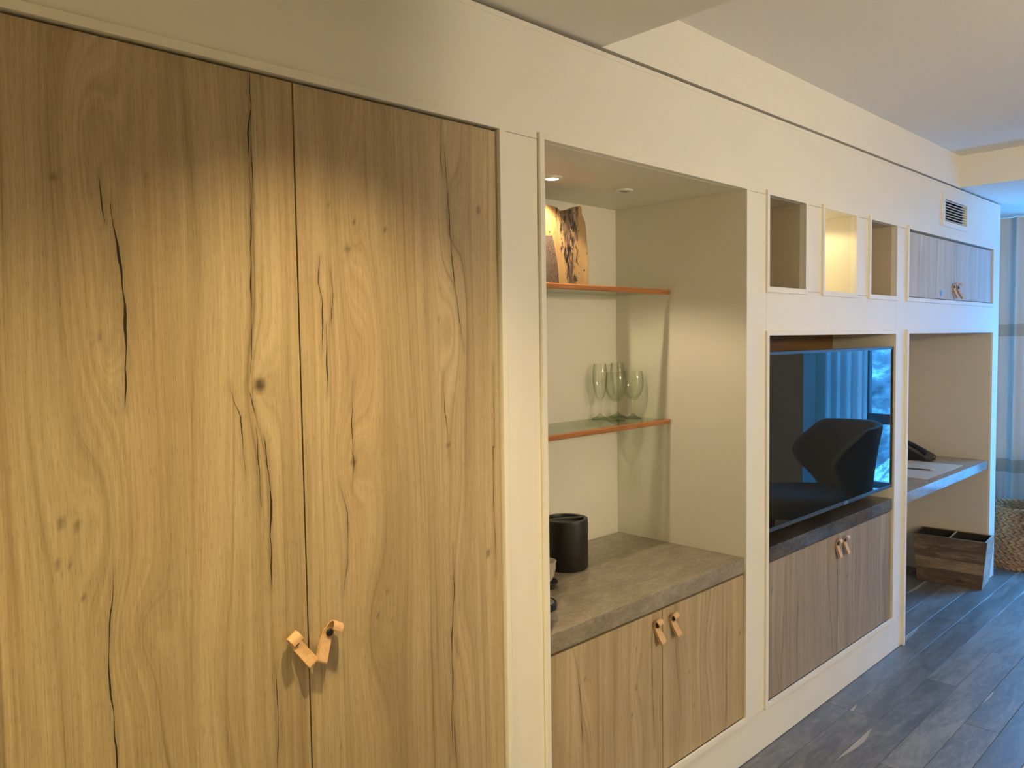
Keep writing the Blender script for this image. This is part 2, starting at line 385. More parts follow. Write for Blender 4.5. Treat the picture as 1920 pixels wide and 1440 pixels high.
# floor of grey boards running along the joinery
fb = struct(MB().box(-2.0, 7.0, -3.7, 0.72, -0.06, -0.008).build('floor', 'joint'))
pw, pl = 0.125, 1.42
plank_me = MB().box(-pl/2+0.0007, pl/2-0.0007, -pw/2+0.0006, pw/2-0.0006, -0.012, 0.0).build('plank', 'floorwood', fb)
bvm = plank_me.modifiers.new('bevel', 'BEVEL'); bvm.width = 0.0012; bvm.segments = 1
first = True
row = 0
for k in range(-29, 6):
    yc = 0.15 - 0.0625 + pw*(k+0.0) - 0.0
    if yc > 0.66 or yc < -3.65: continue
    sh = (row*0.6180339*pl) % pl; row += 1
    if abs(yc+0.0375) < 0.02: sh = (3.236+2.0) % pl
    x = -2.0 + sh - pl/2
    while x - pl/2 < 6.9:
        a, b = max(x-pl/2, -2.0), min(x+pl/2, 7.0)
        if b-a > 0.1:
            if first: o = plank_me; first = False
            else:
                o = plank_me.copy(); COL.objects.link(o); o.parent = fb
            o.location = ((a+b)/2, yc, 0.0); o.scale = ((b-a)/pl, 1, 1)
        x += pl

TOPZ, LOWC, HIC = 2.377, 2.389, 2.565
IT, OT = 2.0900, 2.1080      # opening tops: inner, outer trim edge
# wall of white lacquered panels, backed by the building wall
wb = root_struct('wall_back')
MB().box(-2.0, 7.0, D+0.02, D+0.12, 0, 2.7).build('back_plane', 'wallpaint', wb)
PT = 0.018
def panel(boxes):
    b = MB()
    for x0, x1, z0, z1 in boxes: b.box(x0, x1, 0.0, PT, z0, z1)
    return b.build('panel', 'lacquer', wb)
g = 0.0007
VX0, VX1, VZ0, VZ1 = 4.632, 5.020, 2.174, 2.302
panel([(-2.0, VX0, IT+g, TOPZ), (VX1, 5.727, IT+g, TOPZ), (VX0, VX1, IT+g, VZ0), (VX0, VX1, VZ1, TOPZ)])
panel([(-2.0, 0.243, 0.157, IT-g)])
panel([(1.346, 1.494, 0.157, IT-g)])
panel([(2.558, 2.7035, 0.157, IT-g), (2.7035, 2.712, 1.747+g, IT-g), (2.7035, 2.712, 0.157, 1.583)])
panel([(3.005, 3.177, 1.747+g, IT-g)])
panel([(3.488, 3.655, 1.747+g, IT-g)])
panel([(3.962, 3.980, 1.747+g, IT-g), (3.962, 3.980, 0.157, 1.583), (3.980+g, 4.1135, 0.157, 1.575), (3.980+g, 4.126, 1.575, IT-g)])
panel([(2.7035+g, 3.980-g, 1.583, 1.747-g)])
panel([(4.126, 5.563, 1.575, 1.7565), (5.5755, 5.727, 0.0, 1.575), (5.563, 5.727, 1.575, IT-g)])
MB().box(5.727-PT, 5.727, PT+0.0002, D+0.02, 0, TOPZ).build('end_panel', 'lacquer', wb)
MB().box(-2.0, 5.70, 0.020, 0.030, 2.31, TOPZ-0.002).box(1.35, 1.50, 0.020, 0.026, 0.2, 2.3).box(2.56, 2.70, 0.020, 0.026, 0.2, 2.3).box(2.72, 3.96, 0.020, 0.026, 1.59, 1.735).box(3.03, 3.15, 0.020, 0.026, 1.74, 2.3).box(3.51, 3.63, 0.020, 0.026, 1.74, 2.3).box(3.98, 4.10, 0.020, 0.026, 0.2, 2.3).build('backing_board', 'gap', wb)
MB().box(-2.0, 5.727, -0.0015, 0.0, 2.364, TOPZ).build('cornice_strip', 'lacquer', wb)
bb = struct(MB().box(-2.0, 4.1135, 0.0, PT, 0.003, 0.1558).build('baseboard_back', 'lacquer'))

# proud edging round each opening
def trim(n, x0, x1, z0, z1, w=0.0175, t=0.009, bottom=True, depth=-0.0002):
    b = MB(); zb = z0-w-0.003 if bottom else z0
    b.box(x0-w, x0, -t, depth, zb, z1+w); b.box(x1, x1+w, -t, depth, zb, z1+w); b.box(x0, x1, -t, depth, z1, z1+w)
    if bottom: b.box(x0, x1, -t, depth, zb, z0)
    return struct(b.build('trim_%d' % n, 'lacquer', bevel=0.0008))
trim(1, 0.243, 1.346, 0.178, IT)
trim(2, 1.507, 2.545, 0.178, IT)
trim(3, 2.712, 3.005, 1.755, IT)
trim(4, 3.177, 3.488, 1.755, IT)
trim(5, 3.655, 3.962, 1.755, IT)
trim(6, 4.126, 5.563, 1.755, IT)
trim(7, 2.712, 3.962, 0.178, 1.574)
trim(8, 4.128, 5.563, 0.0, 1.575, w=0.019, t=0.012, bottom=False)
# linings of the recesses
def lining(x0, x1, z0, z1, mat='niche', d=D-0.02, back=None, floor_=True, t=0.012, y0=PT):
    b = MB(); b.box(x0-t, x0, y0, d, z0-(t if floor_ else 0), z1-0.0002).box(x1, x1+t, y0, d, z0-(t if floor_ else 0), z1-0.0002).box(x0, x1, max(y0, PT), d, z1, z1+t)
    if floor_: b.box(x0, x1, y0, d, z0-t, z0)
    b.build('recess_lining', mat, wb)
    MB().box(x0-t, x1+t, d, d+t, z0-t if floor_ else z0, z1+t).build('recess_back', back or mat, wb)
lining(1.507, 2.545, 0.7145, IT, d=0.576, floor_=False, y0=0.0)
MB().box(1.4945, 1.507, 0.0, PT, 0.157, 0.714).box(2.545, 2.5575, 0.0, PT, 0.157, 0.714).build('recess_jamb', 'lacquer', wb)
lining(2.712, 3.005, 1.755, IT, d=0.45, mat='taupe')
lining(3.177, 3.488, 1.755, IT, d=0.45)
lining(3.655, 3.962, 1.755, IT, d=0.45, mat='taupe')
lining(2.712, 3.962, 0.7145, 1.574, back='veneer', d=0.30, floor_=False)
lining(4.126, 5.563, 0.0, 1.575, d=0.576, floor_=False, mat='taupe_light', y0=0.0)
lining(4.126, 5.563, 1.755, IT, d=0.45)

# ceilings
c = MB()
c.box(-2.0, 1.758, -3.7, 0.72, LOWC, LOWC+0.35)
c.box(4.915, 7.0, -3.7, 0.72, LOWC, LOWC+0.35)
c.box(1.758, 4.915, -3.7, -2.75, LOWC, LOWC+0.35)
c.box(1.758, 4.915, 0.0015, 0.72, LOWC, LOWC+0.35)
c.box(1.758, 4.915, -2.75, 0.0015, HIC, HIC+0.174)
struct(c.build('ceiling', 'plaster'))
MB().box(-2.0, 5.70, 0.019, 0.03, TOPZ-0.002, LOWC).build('shadow_gap', 'gap', wb)

# the other walls of the room
struct(MB().box(-2.12, -2.0, -3.7, 0.72, 0, 2.7).build('wall_left', 'wallpaint'))
wf = MB().box(-2.0, 1.7575, -1.74, -1.62, 0, LOWC).box(1.7585, 1.917, -1.74, -1.62, 0, HIC).box(1.797, 1.917, -2.74, -1.741, 0, HIC).box(1.797, 1.917, -3.7, -2.751, 0, LOWC).box(1.917, 6.0, -3.82, -3.701, 0, 2.7)
struct(wf.build('wall_front', 'wallpaint'))
WY0, WY1, WZ0, WZ1 = -1.52, 0.02, 0.30, 2.30
wr = MB()
wr.box(6.66, 6.80, WY1, 0.72, 0, 2.45).box(6.66, 6.80, -3.7, WY0, 0, 2.45).box(6.66, 6.80, WY0, WY1, 0, WZ0).box(6.66, 6.80, WY0, WY1, WZ1, 2.45)
struct(wr.build('wall_right', 'wallpaint'))
pr = struct(MB().box(6.0, 6.22, -3.82, -1.415, 0, LOWC).build('wall_pier', 'pierpaint'))
win = root_struct('window_1', (6.70, 0, 0))
fr = MB(); fw = 0.05
fr.box(6.68, 6.74, WY0, WY0+fw, WZ0, WZ1).box(6.68, 6.74, WY1-fw, WY1, WZ0, WZ1).box(6.68, 6.74, WY0, WY1, WZ0, WZ0+fw).box(6.68, 6.74, WY0, WY1, WZ1-fw, WZ1)
fr.box(6.68, 6.74, -1.195, -1.165, WZ0, WZ1).box(6.68, 6.74, -0.52, -0.46, WZ0, WZ1).box(6.68, 6.74, WY0, WY1, 0.83, 0.92)
fr.build('window_frame', 'windowframe', win, bevel=0.003)
for y0, y1 in ((WY0+fw, -1.195), (-1.165, -0.52), (-0.46, WY1-fw)):
    for z0, z1 in ((WZ0+fw, 0.83), (0.92, WZ1-fw)):
        MB().box(6.706, 6.712, y0, y1, z0, z1).build('pane', 'windowglass', win)
MB().box(6.58, 6.68, WY0-0.03, WY1+0.03, WZ0-0.03, WZ0).build('window_sill', 'lacquer', win, bevel=0.004)
# snowy hillside seen through the window, mirrored in the television
nx, ny = 60, 60
hx = np.linspace(14, 90, nx); hy = np.linspace(-70, 40, ny); hv = []; hf = []
for i, x in enumerate(hx):
    for j, y in enumerate(hy):
        t = (x-14)/76
        hv.append((x, y, -6 + 34*t**1.15 + 1.2*math.sin(x*0.7+y*0.31) + 0.9*math.sin(y*0.9) + rng.normal(0, 0.35)))
for i in range(nx-1):
    for j in range(ny-1): hf.append((i*ny+j, (i+1)*ny+j, (i+1)*ny+j+1, i*ny+j+1))
ho = struct(MB().add(hv, hf).build('hillside', 'hill', smooth=60))

# ------------------------------------------------------------------ oak doors with grain
CR = [
 [(0.4318, 1.8584), (0.433, 1.8278), (0.4359, 1.7972), (0.44, 1.7736)],
 [(0.4484, 1.8163), (0.4509, 1.7746), (0.4572, 1.7411), (0.4605, 1.6962), (0.4643, 1.64), (0.4637, 1.5825), (0.4606, 1.5047), (0.4581, 1.4635)],
 [(0.429, 1.1856), (0.4234, 1.1312), (0.4173, 1.0862), (0.4147, 1.0404), (0.4133, 1.0063), (0.4177, 0.9457), (0.4192, 0.898), (0.4204, 0.8406), (0.421, 0.72)],
 [(0.7042, 2.088), (0.7049, 2.0207), (0.6978, 1.9696), (0.6971, 1.9196)],
 [(0.7049, 2.0207), (0.7034, 1.9455), (0.7047, 1.8604), (0.709, 1.8306)],
 [(0.6971, 1.9196), (0.6993, 1.8597), (0.6986, 1.8093), (0.6958, 1.7586), (0.6924, 1.6316), (0.6904, 1.5447), (0.6822, 1.4938)],
 [(0.6442, 1.4957), (0.6533, 1.4577), (0.665, 1.4315), (0.6664, 1.3801), (0.6706, 1.3179)],
 [(0.6828, 1.4814), (0.6884, 1.4554), (0.6942, 1.4333)],
 [(0.6945, 1.4105), (0.6987, 1.3111), (0.7, 1.2532)],
 [(0.7102, 1.3882), (0.7136, 1.3564), (0.7185, 1.3031), (0.7215, 1.2603), (0.7171, 1.1973), (0.7176, 1.144), (0.7155, 1.0834)],
 [(0.7182, 0.9285), (0.7208, 0.8678), (0.7208, 0.8), (0.7158, 0.7217)],
 [(1.1709, 2.086), (1.1669, 1.9951), (1.1721, 1.9507)],
 [(1.1772, 2.0271), (1.187, 1.9059), (1.195, 1.7703), (1.2017, 1.7082), (1.216, 1.6139), (1.2278, 1.5476)],
 [(0.8435, 1.7478), (0.8393, 1.6935), (0.8479, 1.6535), (0.8446, 1.5495)],
 [(0.8553, 1.612), (0.854, 1.5295), (0.8531, 1.4632)],
 [(0.8688, 1.7221), (0.8723, 1.6728), (0.8666, 1.6121)],
 [(0.9158, 1.4913), (0.9113, 1.4291), (0.9096, 1.3722), (0.9115, 1.3492), (0.9132, 1.3169), (0.9136, 1.2858)],
 [(0.9074, 1.3439), (0.9131, 1.3135), (0.9077, 1.266)],
 [(0.874, 1.2764), (0.8824, 1.2525), (0.8941, 1.2084), (0.891, 1.1078), (0.8798, 1.0411)],
 [(1.1607, 1.4952), (1.165, 1.4109), (1.1732, 1.347), (1.1735, 1.2923)],
 [(1.1831, 1.0792), (1.1832, 1.0144), (1.184, 0.9817), (1.1794, 0.9281), (1.1725, 0.8478), (1.1738, 0.7662), (1.1742, 0.716), (1.1685, 0.6851), (1.169, 0.5699)],
 [(1.1859, 0.8505), (1.1916, 0.8094)],
 [(1.1731, 0.6703), (1.1756, 0.6337), (1.1816, 0.5343)],
 [(1.3229, 1.5087), (1.3235, 1.4488), (1.3221, 1.3019), (1.3175, 1.3065), (1.3189, 1.2391), (1.3171, 1.1544), (1.3215, 1.0179), (1.3207, 0.9812)],
 # lower cabinets
 [(1.6089, 0.7097), (1.6304, 0.6328), (1.6426, 0.5205), (1.6493, 0.3461)],
 [(2.4263, 0.529), (2.4228, 0.4047), (2.4266, 0.2872), (2.4195, 0.185)],
 [(1.993, 0.6994), (1.9811, 0.6259), (1.9854, 0.4532), (1.9955, 0.2765)],
 [(2.9863, 0.5832), (2.9655, 0.3916), (2.9726, 0.1916)],
 [(2.8672, 0.6741), (2.8559, 0.4854), (2.8324, 0.1933)],
 [(3.5088, 0.709), (3.4965, 0.5032), (3.5142, 0.242)],
 [(3.8162, 0.709), (3.8104, 0.4726), (3.8185, 0.1982)],
 [(3.2503, 0.709), (3.2537, 0.5453), (3.297, 0.2069)],
 # wall cabinet
 [(4.555, 2.08), (4.56, 1.94), (4.545, 1.77)], [(4.885, 2.08), (4.89, 1.80)], [(4.30, 2.07), (4.285, 1.9), (4.29, 1.78)],
]
CW = {1: 0.0055, 2: 0.0032, 5: 0.0028, 9: 0.0042, 3: 0.0035, 13: 0.0034, 14: 0.0032, 20: 0.003, 12: 0.0026}
KN = [(1.0247, 1.1649, .004), (0.9916, 1.0181, .0055), (0.9645, 0.9683, .004), (1.0011, 0.9454, .004), (0.863, 0.7059, .003), (0.38, 1.1492, .007), (0.4546, 1.0419, .003), (0.8667, 1.856, .004), (0.9286, 1.826, .006), (1.0071, 1.8161, .007), (0.9111, 1.7666, .011), (1.2818, 1.8862, .010), (0.9287, 1.742, .004), (1.1512, 1.6259, .005), (0.3631, 1.8431, .008), (0.5088, 1.8588, .006), (0.4217, 1.5883, .006), (0.413, 1.5759, .004), (0.5112, 1.6447, .004), (0.352, 1.2815, .009), (0.3754, 1.272, .008), (0.3437, 1.214, .008), (0.3617, 1.212, .006), (1.2965, 1.0407, .011), (0.7049, 1.4906, .017), (0.9119, 1.3159, .012), (1.1743, 1.324, .010),
 (1.66, 0.60, .006), (1.90, 0.50, .008), (1.905, 0.62, .004), (1.88, 0.42, .004), (2.16, 0.58, .005), (2.19, 0.46, .005), (2.22, 0.33, .005), (2.30, 0.60, .004), (2.52, 0.50, .008), (2.11, 0.28, .005), (1.72, 0.30, .005),
 (2.76, 0.60, .008), (2.78, 0.25, .008), (3.06, 0.45, .006), (3.45, 0.50, .006), (3.62, 0.30, .006), (4.80, 1.86, .006), (4.78, 1.87, .004)]
# bumps (u, z, half width, half height, lift) bend the grain into cathedrals and swirls
BP = [(0.407, 1.94, 0.050, 0.17, 0.062), (0.420, 1.70, 0.050, 0.22, 0.050), (0.428, 1.57, 0.022, 0.10, 0.03), (0.415, 1.28, 0.035, 0.16, -0.045), (0.470, 1.06, 0.045, 0.09, 0.055), (0.50, 0.90, 0.03, 0.15, 0.03),
 (0.916, 1.86, 0.030, 0.20, 0.045), (0.912, 1.316, 0.042, 0.095, 0.060), (0.96, 1.55, 0.04, 0.15, -0.035), (1.19, 1.86, 0.038, 0.13, 0.05), (1.195, 1.60, 0.035, 0.14, -0.05), (0.95, 0.93, 0.045, 0.16, 0.05), (1.20, 0.95, 0.04, 0.2, 0.04), (0.705, 1.49, 0.035, 0.09, 0.04), (0.32, 1.5, 0.04, 0.3, 0.03), (0.62, 1.75, 0.05, 0.35, -0.03), (0.60, 0.9, 0.05, 0.25, 0.03), (1.05, 1.2, 0.05, 0.3, -0.025),
 (1.66, 0.66, 0.03, 0.14, 0.04), (1.90, 0.50, 0.03, 0.12, 0.03), (1.66, 0.33, 0.03, 0.12, -0.04), (2.30, 0.5, 0.05, 0.2, 0.04), (2.15, 0.35, 0.04, 0.2, -0.03), (3.28, 0.55, 0.03, 0.25, 0.05), (3.85, 0.45, 0.04, 0.2, 0.04), (2.80, 0.4, 0.04, 0.2, 0.04), (3.6, 0.5, 0.05, 0.3, -0.03), (4.31, 1.9, 0.03, 0.2, 0.05), (5.1, 1.93, 0.05, 0.15, 0.05), (4.56, 1.9, 0.03, 0.12, 0.03)]
DOORY = 0.0025

def door(x0, x1, z0, z1, mat, parent, cell=0.006):
    """a slab door: gridded front carrying the grain attributes, plain sides and back; the splits are a child"""
    nu = max(8, int((x1-x0)/cell)); nv = max(8, int((z1-z0)/(cell*1.6)))
    us = np.linspace(x0, x1, nu+1); zs = np.linspace(z0, z1, nv+1)
    U, Z = np.meshgrid(us, zs, indexing='ij')
    flow = U + 0.006*np.sin(Z*2.1+U*9) + 0.010*np.sin(Z*0.9+1.3+U*4)
    for (a, b, w, h, A) in BP:
        if x0-0.2 < a < x1+0.2: flow = flow + A*np.exp(-((U-a)/w)**2-((Z-b)/h)**2)
    mark = np.zeros_like(U)
    for (a, b, r) in [(p, q, e*0.62) for p, q, e in KN]:
        if x0 < a < x1 and z0 < b < z1:
            d = np.sqrt(((U-a)/r)**2+((Z-b)/(r*1.25))**2); mark = np.maximum(mark, (0.9 if r > 0.0085 else 0.62)*np.exp(-d**4*0.6))
            flow = flow + np.sign(U-a)*0.5*r*np.exp(-((U-a)/(r*3.2))**2-((Z-b)/(r*6))**2)
    for li, line in enumerate(CR):
        if not (x0 < line[0][0] < x1 and z0-0.02 < line[0][1] < z1+0.02): continue
        w = CW.get(li, 0.002)
        for (a, b), (a2, b2) in zip(line[:-1], line[1:]):
            t = np.clip((Z-b)/(b2-b+1e-9), 0, 1); dx = np.abs(U-(a+(a2-a)*t)); dz = np.maximum(0, np.maximum(np.minimum(b, b2)-Z, Z-np.maximum(b, b2)))
            mark = np.maximum(mark, 0.20*np.exp(-(dx/(0.003+w*1.3))**2-(dz/0.01)**2))
    off = wloc(parent); n1 = nu+1; m1 = nv+1
    V = np.stack([U-off.x, np.full_like(U, DOORY-off.y), Z-off.z], -1).reshape(-1, 3)
    idx = np.arange(n1*m1).reshape(n1, m1)
    Fq = np.stack([idx[:-1, :-1], idx[1:, :-1], idx[1:, 1:], idx[:-1, 1:]], -1).reshape(-1, 4)
    V2 = np.array([[x, DOORY+0.019, z] for x, z in ((x0, z0), (x1, z0), (x1, z1), (x0, z1))]) - np.array(off)
    nb = len(V); V = np.vstack([V, V2])
    faces = [tuple(q) for q in Fq.tolist()]
    bot = idx[:, 0].tolist(); rt = idx[-1, :].tolist(); tp = idx[::-1, -1].tolist(); lf = idx[0, ::-1].tolist()
    for e, (p, q) in zip((bot, rt, tp, lf), ((0, 1), (1, 2), (2, 3), (3, 0))):
        faces.append(tuple([nb+p, nb+q]+e[::-1]))
    faces.append((nb, nb+3, nb+2, nb+1))
    me = bpy.data.meshes.new('door'); me.from_pydata(V.tolist(), [], faces); me.update()
    for nm, arr in (('flow', flow), ('mark', mark)):
        at = me.attributes.new(nm, 'FLOAT', 'POINT'); at.data.foreach_set('value', np.concatenate([arr.reshape(-1), np.zeros(4)]).astype(np.float32))
    me.materials.append(M[mat])
    o = bpy.data.objects.new('door', me); COL.objects.link(o); o.parent = parent
    for li, line in enumerate(CR):
        if not (x0 < line[0][0] < x1 and z0-0.02 < line[0][1] < z1+0.02): continue
        b = MB(); w = CW.get(li, 0.0019)*0.5
        # resample, jitter, taper to points
        P = []
        for (a, b1), (a2, b2) in zip(line[:-1], line[1:]):
            k = max(2, int(abs(b2-b1)/0.008))
            for i in range(k): P.append((a+(a2-a)*i/k, b1+(b2-b1)*i/k))
        P.append(line[-1]); n = len(P); L = []; R_ = []
        ph = rng.uniform(0, 6)
        for i, (a, z) in enumerate(P):
            t = i/(n-1); ww = w*(0.12+0.88*math.sin(PI*min(1, max(0, t)))**0.7)*(0.65+0.35*math.sin(i*0.45+ph)); a += 0.0006*math.sin(i*0.8+ph)+rng.normal(0, 0.00018)
            L.append((a-ww, DOORY-0.0003, z)); R_.append((a+ww, DOORY-0.0003, z))
        v = L+R_; b.add(v, [(i, i+1, n+i+1, n+i) for i in range(n-1)])
        b.build('grain_split', 'crack', o)
    return o

def pull(parent, x, z, rot=0.0, tail=0.057, w=0.024, y=DOORY, top=1.0, lean=1.0):
    """leather strap pinned by a black screw: small curl above, long hanging loop below"""
    cr, sr = math.cos(rot), math.sin(rot)
    def fn(p):
        px, py, pz = p[0], p[1], p[2]
        return (x+px*cr-pz*sr, y+py, z+px*sr+pz*cr)
    k = tail/0.057
    up = [(0.0055, -0.004), (0.0058, 0.006), (0.0070, 0.013), (0.0105, 0.0190), (0.0155, 0.0212), (0.0205, 0.0190), (0.0238, 0.0140), (0.0248, 0.0080)]
    up = [(a*top if a > 0.006 else a, b_*(1+(top-1)*0.8)) for a, b_ in up]
    dn = [(0.0055, 0.004), (0.0058, -0.008), (0.0085, -0.018*k), (0.0135, -0.031*k), (0.0190, -0.044*k), (0.0228, -0.053*k), (0.0238, -0.0575*k), (0.0215, -0.0605*k), (0.0180, -0.0585*k), (0.0130, -0.048*k), (0.0075, -0.034*k), (0.0035, -0.018*k), (0.0018, -0.004), (0.0016, 0.006)]
    dn = [(a*lean if a > 0.006 else a, b_) for a, b_ in dn]
    def smoothp(P, it=2):
        for _ in range(it):
            Q = [P[0]]
            for a, b_ in zip(P[:-1], P[1:]): Q += [(a[0]*.75+b_[0]*.25, a[1]*.75+b_[1]*.25), (a[0]*.25+b_[0]*.75, a[1]*.25+b_[1]*.75)]
            P = Q+[P[-1]]
        return P
    mb = MB(); mb.ribbon(smoothp(up), -w/2, w/2, 0.0026, 0, fn); mb.ribbon(smoothp(dn), -w/2, w/2, 0.0026, 0, fn)
    mb.build('leather_pull', 'leather', parent, smooth=40)
    sc = MB().lathe([(0.0, 0.0115), (0.0068, 0.0113), (0.0078, 0.0100), (0.0078, 0.0068), (0.0030, 0.0066), (0.0030, -0.004), (0.0, -0.004)], (0, 0, 0), 20, axis='y')
    sc.v = [fn(p) for p in sc.v]; sc.build('screw', 'black', parent, smooth=40)

def carcass(x0, x1, z0, z1, parent, d=0.56, y0=0.0235):
    b = MB(); t = 0.016
    b.box(x0, x0+t, y0, d, z0, z1).box(x1-t, x1, y0, d, z0, z1).box(x0+t, x1-t, y0, d, z0, z0+t).box(x0+t, x1-t, y0, d, z1-t, z1).box(x0, x1, d, d+0.006, z0, z1)
    return b.build('carcass', 'interior', parent)

wd = thing('wardrobe', 'tall built-in wardrobe with two full-height oak doors and leather strap pulls', 'wardrobe', (0.79, 0.3, 0.180))
carcass(0.247, 1.342, 0.180, 2.086, wd)
d1 = door(0.247, 0.7918, 0.1785, 2.0845, 'oak', wd); pull(d1, 0.760, 0.968, math.radians(33), top=1.3)
d2 = door(0.7952, 1.3405, 0.1785, 2.0845, 'oak', wd); pull(d2, 0.838, 0.967, math.radians(-30), top=1.3)

nc = thing('base_cabinet', 'low two-door oak cabinet under the grey stone counter with wine glasses above', 'cabinet', (2.03, 0.3, 0.180))
carcass(1.509, 2.543, 0.1795, 0.713, nc)
d1 = door(1.511, 2.0372, 0.1785, 0.7085, 'oak', nc); pull(d1, 2.002, 0.668, math.radians(14))
d2 = door(2.0408, 2.5425, 0.1785, 0.7085, 'oak', nc); pull(d2, 2.090, 0.667, math.radians(14))
tc = thing('media_cabinet', 'low two-door greyed oak cabinet below the television', 'cabinet', (3.34, 0.16, 0.180))
carcass(2.714, 3.960, 0.1795, 0.713, tc, d=0.29)
d1 = door(2.716, 3.3465, 0.1785, 0.7100, 'oak_grey', tc, 0.010); pull(d1, 3.332, 0.671, math.radians(3))
d2 = door(3.3500, 3.9585, 0.1785, 0.7100, 'oak_grey', tc, 0.010); pull(d2, 3.408, 0.673, math.radians(3))
uc = thing('wall_cabinet', 'small high bleached oak cabinet over the desk recess with curled leather pulls', 'cabinet', (4.84, 0.2, 1.757))
carcass(4.128, 5.561, 1.757, 2.088, uc, d=0.43)
d1 = door(4.131, 4.8545, 1.760, 2.0800, 'oak_pale', uc, 0.012); pull(d1, 4.828, 1.832, math.radians(12), 0.060, 0.026)
MB().box(4.622, 4.652, DOORY-0.0012, DOORY-0.0002, 1.776, 1.806).build('sticker', 'bluetag', d1)
d2 = door(4.8585, 5.5575, 1.760, 2.0800, 'oak_pale', uc, 0.012); pull(d2, 4.905, 1.830, math.radians(24), 0.060, 0.026)

# ------------------------------------------------------------------ stone slabs
def slab(name, label, x0, x1, d, mat, z0=0.7165, z1=0.7715, y0=0.0):
    o = MB().box(x0, x1, y0, d, z0, z1).build(name, mat, loc=((x0+x1)/2, d/2, z0), bevel=0.0012)
    return tag(o, label, 'countertop')
slab('stone_countertop', 'veined grey brown stone counter slab holding the ice bucket', 1.508, 2.544, 0.572, 'stone')
slab('stone_shelf', 'polished dark stone slab just under the television', 2.713, 3.961, 0.298, 'stone_polished')
slab('stone_desk', 'grey stone desk slab with phone and paper in the right recess', 4.129, 5.561, 0.572, 'stone_desk')

# ------------------------------------------------------------------ downlights in the niche
def downlight(x, y, z, lit, label, r=0.033, grp=None):
    t = thing('downlight', label, 'light', (x, y, z), grp)
    MB().lathe([(r*0.62, -0.001), (r*0.66, -0.0065), (r*0.98, -0.0055), (r, -0.0035), (r, 0.0), (r*0.62, 0.0)], (x, y, z), 36, closed=True).build('ring', 'whiteplastic', t, smooth=40)
    MB().lathe([(0.0, -0.0035), (r*0.60, -0.0035), (r*0.60, -0.0005), (0.0, -0.0005)], (x, y, z), 32).build('lens', 'glow' if lit else 'greymetal', t, smooth=40)
    return t
downlight(1.868, 0.300, IT, True, 'glowing round puck light in the shelf niche ceiling')
downlight(2.222, 0.286, IT, False, 'unlit white ringed puck light in the shelf niche ceiling')
downlight(3.30, 0.17, IT, True, 'warm puck light inside the bright middle cubby')
for lx, ly, lab in ((0.82, -0.52, 'warm recessed ceiling spotlight above the tall wardrobe'), (-0.75, -0.70, 'added unseen ceiling fill light at the entry end of the hall')):  # second fixture is added, unseen, to carry the entry fill
    t = thing('ceiling_light', lab, 'light', (lx, ly, LOWC))
    MB().lathe([(0.036, -0.001), (0.038, -0.008), (0.055, -0.006), (0.056, 0.0), (0.036, 0.0)], (lx, ly, LOWC), 36, closed=True).build('ring', 'whiteplastic', t, smooth=40)
    MB().lathe([(0.0, -0.003), (0.035, -0.003), (0.035, -0.0005), (0.0, -0.0005)], (lx, ly, LOWC), 32).build('lens', 'glow', t, smooth=40)

# ------------------------------------------------------------------ glass shelves
def shelf(z, label):
    t = thing('glass_shelf', label, 'shelf', (2.026, 0.445, z-0.010), 'glass shelves in the niche')
    MB().box(1.5085, 2.5435, 0.331, 0.5745, z-0.010, z).build('glass_pane', 'shelfglass', t)
    MB().box(1.5085, 2.5435, 0.314, 0.331, z-0.0165, z+0.002).build('wood_edge', 'edgewood', t, bevel=0.0035)
    for px in (1.5160, 2.5360):
        for py in (0.40, 0.53):
            b = MB().lathe([(0.0, -0.010), (0.004, -0.0095), (0.005, -0.006), (0.005, 0.0), (0.0, 0.0)], (px, py, z-0.0102), 12)
            b.box(px-0.0075, px+0.0075, py-0.003, py+0.003, z-0.0145, z-0.0115)
            b.build('shelf_peg', 'whiteplastic', t, smooth=40)
    return t
Z1, Z2 = 1.7535, 1.2550
shelf(Z1, 'upper glass shelf with reddish wood front edge under the wood slab')
shelf(Z2, 'lower glass shelf with reddish wood front edge carrying the stemware')

# ------------------------------------------------------------------ stemware
def stem_glass(name, label, cat, x, y, z, prof_o, prof_i, stem, foot, grp):
    t = thing(name, label, cat, (x, y, z), grp)
    MB().lathe(prof_o+prof_i[::-1], (x, y, z), 40).build('bowl', 'glass', t, smooth=50)
    MB().lathe(stem, (x, y, z), 20).build('stem', 'glass', t, smooth=50)
    MB().lathe(foot, (x, y, z), 36).build('foot', 'glass_foot', t, smooth=50)
    return t
def flute(x, y, label):
    z = Z2+0.0005
    po = [(0.0, 0.066), (0.006, 0.067), (0.010, 0.074), (0.0165, 0.090), (0.023, 0.112), (0.0275, 0.140), (0.0285, 0.165), (0.0270, 0.195), (0.0235, 0.218)]
    pi = [(0.0, 0.074), (0.005, 0.075), (0.0085, 0.080), (0.0150, 0.093), (0.0215, 0.113), (0.0260, 0.140), (0.0270, 0.165), (0.0256, 0.195), (0.0222, 0.2182)]
    st = [(0.0052, 0.018), (0.0050, 0.030), (0.0052, 0.055), (0.0065, 0.066)]
    ft = [(0.0, 0.0), (0.034, 0.0), (0.0345, 0.002), (0.022, 0.007), (0.010, 0.013), (0.0058, 0.020), (0.0, 0.020)]
    return stem_glass('champagne_flute', label, 'glass', x, y, z, po, pi, st, ft, 'stemware on the lower glass shelf')
